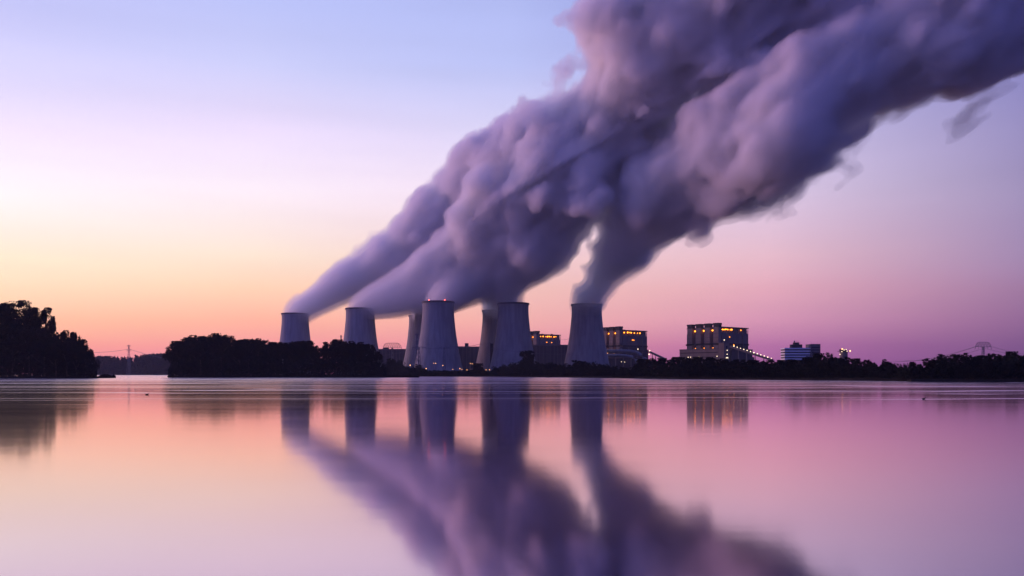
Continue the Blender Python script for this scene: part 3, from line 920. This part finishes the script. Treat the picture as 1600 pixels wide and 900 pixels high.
for k, (dx, dy) in enumerate(((-11, 4.5), (-7, 3.6), (11, 4.5))):
    cable((1536 + dx, 536.5 + dy, 1150), (1385 + 14 * k, 565.0 - k, 1500), 7, .2, ("lowest" if k == 0 else "middle" if k == 1 else "uppermost") + " power cable sagging left from the pylon at the far right")
for k, dx in enumerate((11, -9)):
    cable((1536 + dx, 541, 1150), (1760, 556 + 4 * k, 900), 9, .2, ("upper" if k == 0 else "lower") + " power cable running right from the far right pylon to the frame edge")
cable((654, 543, 1010), (760, 535, 1000), 4, .13, "dark cable crossing low in front of the tower with two red lamps")
cable((654, 543, 1010), (560, 556, 1030), 4, .13, "dark cable sagging from the short pylon towards the wooded island")
cable((702, 541, 1000), (775, 534, 990), 2, .13, "thin cable across the gap between the two tower clusters")
cable((760, 543, 1000), (900, 553, 990), 3, .12, "thin cable across the front tower of the overlapping pair")
cable((204, 546, 1500), (320, 570, 1500), 4, .25, "thin cable falling right from the distant left pylon", n=10)
cable((199, 546, 1500), (60, 540, 1500), 9, .25, "thin cable running left from the distant left pylon", n=10)
cable((875, 531, 1500), (915, 522, 1200), 2, .2, "thin cable rising from the leftmost boiler house to the rightmost cooling tower")

# ------------------------------------------------------------------ street lamps at the power station's foot
def street_lamp(px, py, Y, r, label):
    o = empty('street_lamp', (X(px, Y), Y, .8), 0, label, 'street lamp', 'lit lamps along the foot of the power station')
    h = Z(py, Y) - .8
    m = MB(); m.tube([(0, .6, 0), (0, .6, h + .3)], .14, 6); m.tube([(0, .6, h + .3), (0, -.2, h + .5)], .09, 5); m.build('pole', M_STEEL, o)
    m = MB(); m.ball((0, -.25, h), r * .78, 8, 6); m.build('lamp_head', M_WARM if r > .3 else M_PALE, o)


LAMPS = [(641, 570.7, .62, "bright low lamp at the foot of the three overlapping towers, left of its small bush"),
         (641.8, 577.2, .25, "dim lamp directly under the bright lamp beside the three overlapping towers"),
         (666, 575.8, .58, "bright lamp above the bushes at the left foot of the tower with two red lamps"),
         (677.8, 567.6, .36, "left lamp of the high pair in front of the tower with two red lamps"),
         (680.9, 567.6, .40, "right lamp of the high pair in front of the tower with two red lamps"),
         (692, 571, .45, "lone lamp low in the middle of the tower with two red lamps"),
         (707.6, 577, .33, "dim reddish lamp near the right foot of the tower with two red lamps"),
         (718.7, 576, .50, "bright lamp right at the right foot of the tower with two red lamps"),
         (722, 577.4, .33, "small lamp just right of the bright one at that tower's right foot"),
         (729.7, 578, .40, "medium lamp low in the dark gap between the tower clusters"),
         (734.5, 578.4, .58, "brightest and lowest lamp in the dark gap between the tower clusters"),
         (735, 568, .36, "upper left lamp of the three-lamp group in the gap between the clusters"),
         (738.2, 568.2, .34, "upper right lamp of the three-lamp group in the gap between the clusters"),
         (740, 571.2, .44, "lowest lamp of the three-lamp group in the gap between the clusters"),
         (759.5, 577.8, .42, "left lamp of the low pair at the foot of the overlapping tower pair"),
         (764.8, 577.8, .46, "right lamp of the low pair at the foot of the overlapping tower pair")]
for px, py, r, lab in LAMPS: street_lamp(px, py, 930, r, lab)

# ------------------------------------------------------------------ vegetation
def leaf_mesh(name, centers, size, mat, seed, jitter=None):
    r = np.random.default_rng(seed); n = len(centers)
    a = r.standard_normal((n, 3)); a /= np.linalg.norm(a, axis=1)[:, None]
    b = r.standard_normal((n, 3)); b = np.cross(a, b); b /= np.linalg.norm(b, axis=1)[:, None]
    s = (size * r.uniform(.6, 1.3, n))[:, None]
    C_ = np.asarray(centers)
    V = np.stack([C_ - a * s, C_ + b * s * .6, C_ + a * s, C_ - b * s * .6], 1).reshape(-1, 3)
    Q = np.arange(n * 4).reshape(-1, 4)
    return V, Q


def crown_points(seed, n, shape_):
    """leaf positions of a unit-high crown: lobes of leaf clumps on a broad body, gaps left between"""
    r = np.random.default_rng(seed)
    lobes = []
    k = {'round': 16, 'tall': 18, 'wide': 20, 'bush': 12}[shape_]
    hw = {'round': .36, 'tall': .22, 'wide': .52, 'bush': .6}[shape_]
    zc, zr = {'round': (.60, .34), 'tall': (.56, .40), 'wide': (.58, .32), 'bush': (.42, .42)}[shape_]
    for _ in range(k):
        d = r.standard_normal(3); d /= np.linalg.norm(d)
        q = d * r.uniform(.25, .78)
        lr = r.uniform(.2, .36)
        lobes.append((q, lr))
    lobes.append((np.zeros(3), .6)); lobes.append((np.array([0, 0, -.35]), .45))
    pts = []
    clumps = 150
    while len(pts) < n:
        q, lr = lobes[r.integers(len(lobes))]
        d = r.standard_normal(3); d /= np.linalg.norm(d)
        c = q + d * lr * r.uniform(.55, 1.05) ** .6
        m = n // clumps + 1
        pts.extend(list(c + r.standard_normal((m, 3)) * .055))
    P = np.array(pts[:n])
    P[:, :2] *= hw; P[:, 2] = zc + P[:, 2] * zr
    P[:, 2] /= np.percentile(P[:, 2], 99.0)
    P[:, 2] = np.where(P[:, 2] > 1, P[:, 2] - .25, P[:, 2])
    P[:, 2] = np.maximum(P[:, 2], .02)
    return P


PROTO = {}
def tree_proto(kind, variant):
    key = (kind, variant)
    if key in PROTO: return PROTO[key]
    s = hash_ = 100 + variant * 17 + {'round': 0, 'tall': 1, 'wide': 2, 'bush': 3}[kind] * 101
    n = {'round': 7500, 'tall': 6000, 'wide': 8000, 'bush': 4200}[kind]
    P = crown_points(s, n, kind)
    V, Q = leaf_mesh('crown', P, .018, M_LEAF, s)
    me = bpy.data.meshes.new('crown')
    me.vertices.add(len(V)); me.vertices.foreach_set('co', V.astype(np.float32).ravel())
    me.loops.add(Q.size); me.loops.foreach_set('vertex_index', Q.astype(np.int32).ravel())
    me.polygons.add(len(Q)); me.polygons.foreach_set('loop_start', np.arange(len(Q), dtype=np.int32) * 4)
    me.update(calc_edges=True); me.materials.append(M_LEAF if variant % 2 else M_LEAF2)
    r = random.Random(s)
    m = MB()
    m.tube([(0, 0, -.01), (.005, .004, .2), (-.006, .003, .45), (.004, 0, .78)], .022 if kind != 'bush' else .014, 7, .005)
    for i in range(9):
        z = r.uniform(.22, .62); a = r.uniform(0, 2 * pi); l = {'round': .26, 'tall': .16, 'wide': .36, 'bush': .36}[kind] * r.uniform(.6, 1)
        m.tube([(0, 0, z), (cos(a) * l * .5, sin(a) * l * .5, z + l * .35), (cos(a) * l, sin(a) * l, z + l * .9)], .010, 5, .003)
    tm = bpy.data.meshes.new('trunk'); tm.from_pydata(m.v, [], m.f); tm.materials.append(M_BARK)
    PROTO[key] = (me, tm)
    return PROTO[key]


def tree(kind, variant, x, y, z, h, wscale, label, cat='tree', group=None, name=None):
    me, tm = tree_proto(kind, variant)
    o = empty(name or ('shrub' if kind == 'bush' else 'broadleaf_tree'), (x, y, z), rnd.uniform(0, 6.28), label, cat, group)
    o.scale = (h * wscale, h * wscale, h)
    for nm, d in (('crown', me), ('trunk', tm)):
        c = bpy.data.objects.new(nm, d); COL.objects.link(c); c.parent = o
    return o


def interp(outline, px):
    xs = [p[0] for p in outline]; ys = [p[1] for p in outline]
    return float(np.interp(px, xs, ys))


def scatter_stuff(name, label, cat, x0, x1, outline, frac, Yf, depth, dens, size, mat, seed, base=.6):
    """ground cover and undergrowth filling a belt of land up to a fraction of the treeline height"""
    r = np.random.default_rng(seed)
    n = int((x1 - x0) * dens)
    px = r.uniform(x0, x1, n); Y = np.array([Yf(p) for p in px]) + r.uniform(.05, 1, n) * depth
    top = np.array([interp(outline, p) for p in px])
    front = np.array([Yf(p) for p in px])
    hmax = (CAMZ + (HY - top) * front / F_PX - base) * frac
    bump = .72 + .28 * np.sin(px * .31 + 1.7 * np.sin(px * .093) + seed) * np.sin(Y * .17 + px * .05)
    zz = base - .3 + np.maximum(.4, hmax * bump) * r.random(n) ** .7
    C_ = np.stack([(px - 800) * Y / F_PX, Y, zz], 1)
    V, Q = leaf_mesh(name, C_, size, mat, seed)
    o = mesh_np(name, V, Q, mat)
    return tag(o, label, cat, kind='stuff')


# --- wooded island
ISL = [(262, 577), (267, 556), (272, 537), (285, 532), (300, 527), (320, 523), (330, 521.5), (345, 523), (355, 525), (370, 532), (385, 529), (405, 528), (415, 534), (445, 535), (460, 534), (480, 531.5), (490, 535), (497, 537), (503, 545), (510, 535), (525, 530), (545, 533), (565, 535), (580, 542), (588, 552), (597, 560), (604, 574), (606, 583)]
isl = [(270, 12, 'round', .95), (283, 17, 'round', .9), (298, 18, 'round', 1.0), (314, 20, 'round', 1), (330, 22, 'wide', .8), (346, 20, 'round', 1), (360, 15, 'tall', 1.2), (375, 15, 'round', .9), (389, 16, 'round', .9), (404, 16, 'round', 1),
       (419, 14, 'tall', 1.2), (433, 16, 'round', 1), (448, 16, 'wide', .8), (464, 16, 'round', 1), (479, 17, 'round', 1), (492, 12, 'tall', 1.1), (512, 12, 'tall', 1.2), (524, 16, 'round', 1), (540, 16, 'round', 1), (555, 16, 'wide', .8), (570, 15, 'round', 1), (583, 12, 'round', .9), (594, 10, 'bush', .8), (602, 7, 'bush', .7)]
marks = {0: "leftmost tree of the wooded island, leaning over the water", 4: "tallest domed tree on the crest of the island's left half", 15: "tree just left of the narrow notch in the island's skyline", 16: "tree just right of the narrow notch in the island's skyline",
         23: "lowest, rightmost bushy tree at the end of the island"}
ords = ['', 'first', 'second', 'third', 'fourth', 'fifth', 'sixth', 'seventh', 'eighth', 'ninth', 'tenth', 'eleventh', 'twelfth', 'thirteenth', 'fourteenth', 'fifteenth', 'sixteenth', 'seventeenth', 'eighteenth', 'nineteenth', 'twentieth']
for i, (px, hw, kind, ws) in enumerate(isl):
    Y = 556 + rnd.uniform(-6, 14)
    top = interp(ISL, px) + rnd.uniform(-.6, .8)
    h = (Z(top, Y) - .6)
    wsc = max(.75, hw * 1.25 * Y / F_PX / (h * {'round': .36, 'tall': .22, 'wide': .52, 'bush': .6}[kind]))
    if i in marks: lab = marks[i]
    elif i < 4: lab = f"dark island tree, {ords[i + 1]} from the island's left tip"
    elif i < 15: lab = f"dark island tree, {ords[i - 4]} to the right of the tallest domed one"
    else: lab = f"dark island tree, {ords[i - 16]} to the right of the one beside the skyline notch"
    tree(kind, i % 3, X(px, Y), Y, .5, h, min(wsc, 1.7), lab, 'tree', 'trees on the wooded island')
# rear and front fill trees of the island
for i, px in enumerate([290, 322, 340, 395, 428, 456, 471, 531, 548, 563]):
    Y = 590 + rnd.uniform(-5, 8); top = interp(ISL, px) + 2.5
    tree('round', (i + 1) % 3, X(px, Y), Y, .5, (Z(top, Y) - .6), 1.15, "dark tree in the rear row of the island, merging into the black mass of crowns", 'tree', 'rear trees of the wooded island')
tree('bush', 0, X(335, 541), 541, .5, Z(563, 541) - .5, 1.0, "rounded, slightly paler shrub at the water's edge on the island's left half", 'shrub')
ISLW = [(p, t + 0.0) for p, t in ISL]
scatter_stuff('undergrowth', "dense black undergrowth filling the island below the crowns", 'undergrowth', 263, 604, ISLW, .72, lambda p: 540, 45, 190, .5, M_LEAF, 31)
REEDI = [(258, 586), (300, 584.5), (400, 585), (600, 585.5), (656, 586.2)]
scatter_stuff('reeds', "low dark reed belt along the island's waterline, ending in a flat spit at right", 'reeds', 262, 655, REEDI, 1.15, lambda p: 536 if p > 300 else 556 - (p - 262) * .5, 8, 130, .3, M_REED, 32, base=.4)

# --- headland at the left
HDL = [(-300, 500), (-150, 486), (-60, 478), (0, 480), (5, 473), (15, 471), (30, 473), (45, 474), (53, 477), (60, 485), (70, 492), (83, 498), (85, 515), (95, 518), (105, 517), (118, 524), (125, 530), (135, 537), (143, 548), (148, 560), (152, 576), (155, 584)]
hd = [(-70, 'round', 26, 490, 'leftmost'), (-34, 'wide', 26, 484, ''), (6, 'round', 20, 474.5, "tall tree at the left frame edge whose crown starts the headland skyline"), (32, 'wide', 26, 470.5, "tallest broad tree on the headland, sky glinting through its crown"),
      (62, 'round', 18, 481, "right shoulder tree of the tall headland clump, loose crown with gaps"), (76, 'tall', 10, 494, "slim tree at the step where the tall headland crowns drop"),
      (96, 'round', 13, 516, "first low round tree right of the step in the headland skyline"), (112, 'round', 13, 518.5, "second low round tree right of the step in the headland skyline"),
      (127, 'round', 12, 530, "sloping-side tree near the right end of the headland"), (139, 'round', 10, 543, "last full tree of the headland, overhanging the water"), (148, 'bush', 7, 560, "small bushy tree at the headland's right tip")]
for i, (px, kind, hw, top, lab) in enumerate(hd):
    if px < -20: continue
    Y = 470 + rnd.uniform(-6, 8)
    h = (Z(top, Y) - .5)
    wsc = hw * 1.2 * Y / F_PX / (h * {'round': .36, 'tall': .22, 'wide': .52, 'bush': .6}[kind])
    tree(kind, i % 3, X(px, Y), Y, .5, h, min(max(wsc, .6), 1.6), lab, 'tree', 'trees on the left headland')
for i, (px, top) in enumerate([(-15, 500), (20, 505), (45, 512), (70, 520), (88, 528), (105, 533), (120, 540), (134, 552)]):
    Y = 452 + rnd.uniform(-3, 3)
    tree('round', i % 3, X(px, Y), Y, .5, Z(top, Y) - .5, 1.2, "dark front-row tree of the headland, merging into the black mass below the skyline", 'tree', 'front row trees of the headland')
scatter_stuff('undergrowth', "dense black undergrowth under the headland trees", 'undergrowth', -120, 151, HDL, .66, lambda p: 446, 30, 330, .5, M_LEAF, 33)
REEDH = [(-120, 587), (150, 587), (158, 583.5), (178, 583.8), (182, 588)]
scatter_stuff('reeds', "flat dark reed spit reaching right from the headland", 'reeds', -100, 181, REEDH, 1.1, lambda p: 436 + max(0, p - 100) * .42, 10, 150, .28, M_REED, 34, base=.3)

# --- far forest behind the channel
r_ = np.random.default_rng(55)
pts = []
for i in range(320):
    px = r_.uniform(60, 420); Y = r_.uniform(1712, 1790)
    top = np.interp(px, [60, 150, 165, 185, 205, 225, 240, 262, 420], [556, 557.5, 556.5, 558, 556, 554, 552.5, 552, 552]) + r_.uniform(-.8, 2.2)
    H = Z(top, Y) - .8; w = r_.uniform(4, 9)
    k = 800
    d = r_.standard_normal((k, 3)); d /= np.linalg.norm(d, axis=1)[:, None]; d *= r_.uniform(.55, 1.05, (k, 1))
    zc = H * .6
    P = np.stack([X(px, Y) + d[:, 0] * w, Y + d[:, 1] * w, zc + d[:, 2] * H * .42], 1)
    P[:k // 2, 2] = r_.uniform(.5, zc * 1.1, k // 2); P[:k // 2, 0] = X(px, Y) + r_.uniform(-12, 12, k // 2)
    pts.append(P)
V, Q = leaf_mesh('forest', np.concatenate(pts), 1.9, M_LEAF, 56)
tag(mesh_np('forest', V, Q, M_LEAF), "low bluish far forest across the channel between headland and island", 'forest', kind='stuff')

# --- right bank
def Ysh(px): return float(np.interp(px, [600, 640, 780, 800, 880, 1060, 1400, 1420, 1600, 2000], [800, 720, 692, 622, 562, 374, 277, 252, 240, 217]))
RGT = [(600, 566), (604, 563), (612, 559.5), (622, 560), (629, 566), (634, 571), (642, 573), (650, 570), (656, 568), (661, 573), (668, 577), (690, 577.5), (720, 578), (738, 576), (743, 569), (748, 567.5), (753, 570), (757, 577), (767, 579), (772, 573), (785, 569.5), (800, 567), (812, 563), (815, 556), (822, 548), (828, 547.5), (833, 551), (836, 563), (845, 566), (855, 565), (870, 566), (885, 569),
       (895, 566), (905, 562.5), (914, 566), (925, 564.5), (940, 567), (960, 571), (985, 573), (993, 566), (998, 561), (1010, 560), (1025, 559), (1040, 559.5), (1060, 557), (1080, 558), (1100, 557), (1130, 560), (1160, 562), (1200, 562.5), (1220, 562), (1245, 561), (1260, 557), (1272, 553), (1282, 551.5), (1298, 550.5), (1310, 556), (1325, 558.5), (1335, 560), (1345, 563), (1360, 561.5), (1372, 564), (1385, 561), (1400, 566.5), (1415, 568), (1430, 565), (1443, 567), (1455, 559), (1470, 553), (1490, 552.5),
       (1505, 555), (1513, 550.5), (1520, 553), (1530, 555), (1545, 552), (1560, 554), (1580, 549), (1600, 548), (1700, 546)]
peaks = [(612, 'round', "rounded tree just right of the island's end below the grey hall"), (624, 'bush', "low tree right of the rounded one beyond the island's end"), (637, 'bush', "bush left of the bright low lamp below the three towers"),
         (654, 'bush', "small upright bush between the lamps at the foot of the three towers"), (748, 'round', "round bush standing between lamps in front of the overlapping tower pair's left foot"),
         (776, 'bush', "low bush at the right foot of the rear tower of the pair"), (790, 'bush', "bush in front of the pair's front tower, left of the tall round tree"), (805, 'bush', "higher bush directly left of the tall round tree before the tower pair"),
         (825, 'round', "tall round tree at the right foot of the front tower of the pair"), (845, 'bush', "bush directly right of the tall round tree, under the leftmost boiler house"), (860, 'bush', "low bush midway between the tall round tree and the rightmost tower"),
         (877, 'bush', "bush at the left foot of the rightmost cooling tower"), (905, 'round', "rounded tree in front of the rightmost cooling tower's middle"), (925, 'bush', "square-topped bush in front of the rightmost tower's right half"),
         (945, 'bush', "bush at the right foot of the rightmost cooling tower"), (965, 'bush', "low bush under the curved duct"), (984, 'bush', "lowest bush under the end of the curved duct"), (1001, 'round', "tree just right of the curved duct's end"),
         (1018, 'round', "tree below the short unlit conveyor"), (1036, 'round', "tree midway between the two right boiler houses"), (1056, 'round', "tree left of the long pale hall"), (1074, 'round', "tree under the left end of the long pale hall"),
         (1092, 'round', "tree under the middle of the long pale hall"), (1110, 'round', "tree under the right part of the long pale hall"), (1130, 'round', "tree under the stair tower with the lamp column"), (1152, 'round', "tree under the upper end of the lit conveyor"),
         (1174, 'round', "tree under the middle of the lit conveyor"), (1196, 'round', "tree under the lower end of the lit conveyor"), (1216, 'round', "tree between the lit conveyor's end and the office block"), (1238, 'round', "tree under the left half of the white office block"),
         (1262, 'round', "tree under the right half of the white office block"), (1280, 'round', "higher tree at the right corner of the office block"), (1297, 'wide', "broad high tree between the office block and the lit silo"), (1316, 'round', "tree in front of the lit silo"),
         (1334, 'round', "pointed tree just right of the lit silo"), (1357, 'tall', "small upright tree, second peak right of the lit silo"), (1384, 'tall', "slender tree at the left side of the low dip in the right treeline"), (1405, 'bush', "bush in the lowest dip of the right treeline"),
         (1430, 'tall', "small tree right of the lowest dip of the right treeline"), (1454, 'round', "tree where the treeline climbs again left of the far right pylon"), (1473, 'wide', "broad dome of a tree left of the far right pylon"), (1494, 'round', "tree joined to the right side of the broad dome left of the pylon"),
         (1512, 'tall', "pointed tree immediately left of the far right pylon"), (1530, 'round', "low tree directly below the far right pylon"), (1547, 'tall', "narrow tree immediately right of the far right pylon"), (1564, 'round', "tree between the far right pylon and the frame edge rise"),
         (1582, 'round', "high tree near the right frame edge"), (1602, 'wide', "high broad tree cut by the right frame edge")]
for i, (px, kind, lab) in enumerate(peaks):
    Y = Ysh(px) + 22 + rnd.uniform(0, 10)
    top = interp(RGT, px)
    h = max(1.2, (Z(top, Y) - .8))
    nb = [abs(px - q[0]) for q in peaks if q[0] != px]; hw = min(14, max(6, min(nb) * .72))
    wsc = hw * 1.15 * Y / F_PX / (h * {'round': .36, 'tall': .22, 'wide': .52, 'bush': .6}[kind])
    tree(kind, i % 3, X(px, Y), Y, .75, h, min(max(wsc, .7), 1.9), lab, 'shrub' if kind == 'bush' else 'tree', 'trees and bushes along the far right bank')
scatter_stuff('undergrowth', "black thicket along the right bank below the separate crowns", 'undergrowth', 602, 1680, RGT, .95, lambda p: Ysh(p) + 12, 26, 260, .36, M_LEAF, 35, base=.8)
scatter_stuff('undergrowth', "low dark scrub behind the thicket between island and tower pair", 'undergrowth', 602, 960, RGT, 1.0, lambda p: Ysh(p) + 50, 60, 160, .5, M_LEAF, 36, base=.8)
REEDR = [(640, 584.5), (780, 585), (880, 585.5), (1060, 587), (1400, 588.5), (1600, 590), (1700, 590)]
scatter_stuff('reeds', "thin dark reed fringe along the right bank's waterline", 'reeds', 655, 1680, REEDR, 1.05, lambda p: Ysh(p) + .5, 6, 150, .14, M_REED, 37, base=.5)

# --- two water birds
def bird(px, py, label, s=1.0):
    Y = CAMZ * F_PX / (py - HY)
    o = empty('water_bird', (X(px, Y), Y, 0), .2, label, 'bird', 'water birds on the lake'); o.scale = (s, s, s)
    m = MB(); o_ = [(-.22, .02, .10), (-.14, .0, .07), (0, 0, .06), (.12, 0, .07), (.17, 0, .13), (.19, 0, .2), (.21, 0, .25)]
    rr = [.015, .06, .085, .075, .05, .035, .045]
    n = 10
    for p, r in zip(o_, rr):
        for j in range(n):
            t = 2 * pi * j / n; m.v.append((p[0], r * cos(t), p[2] + r * sin(t)))
    for i in range(len(o_) - 1):
        for j in range(n): m.f.append((i * n + j, i * n + (j + 1) % n, (i + 1) * n + (j + 1) % n, (i + 1) * n + j))
    m.f.append(tuple(range(n))); m.f.append(tuple((len(o_) - 1) * n + j for j in range(n))[::-1])
    m.add([(.24, .02, .25), (.31, 0, .235), (.24, -.02, .25), (.24, 0, .27)], [(0, 1, 3), (1, 2, 3), (0, 2, 1), (0, 3, 2)])
    m.build('body', M_BIRD, o, smooth=True)
bird(230, 617, "tiny dark bird floating on the lake in the channel gap at left", 1.0)
bird(1443, 624, "tiny dark bird floating on the lake below the right bank", .9)

# ------------------------------------------------------------------ haze
HZ = bpy.data.materials.new('haze_air'); HZ.use_nodes = True
t = HZ.node_tree; t.nodes.clear()
o_ = t.nodes.new('ShaderNodeOutputMaterial'); pv = t.nodes.new('ShaderNodeVolumePrincipled')
pv.inputs['Color'].default_value = (0.90, 0.88, 1.0, 1); pv.inputs['Density'].default_value = 0.00004
pv.inputs['Density Attribute'].default_value = ''
pv.inputs['Anisotropy'].default_value = 0.1
t.links.new(pv.outputs[0], o_.inputs['Volume'])
m = MB(); m.box(-4400, 4400, -700, 4400, -5, 780)
tag(m.build('haze', HZ), "thin violet evening haze over the lake and power station", 'haze', kind='stuff')
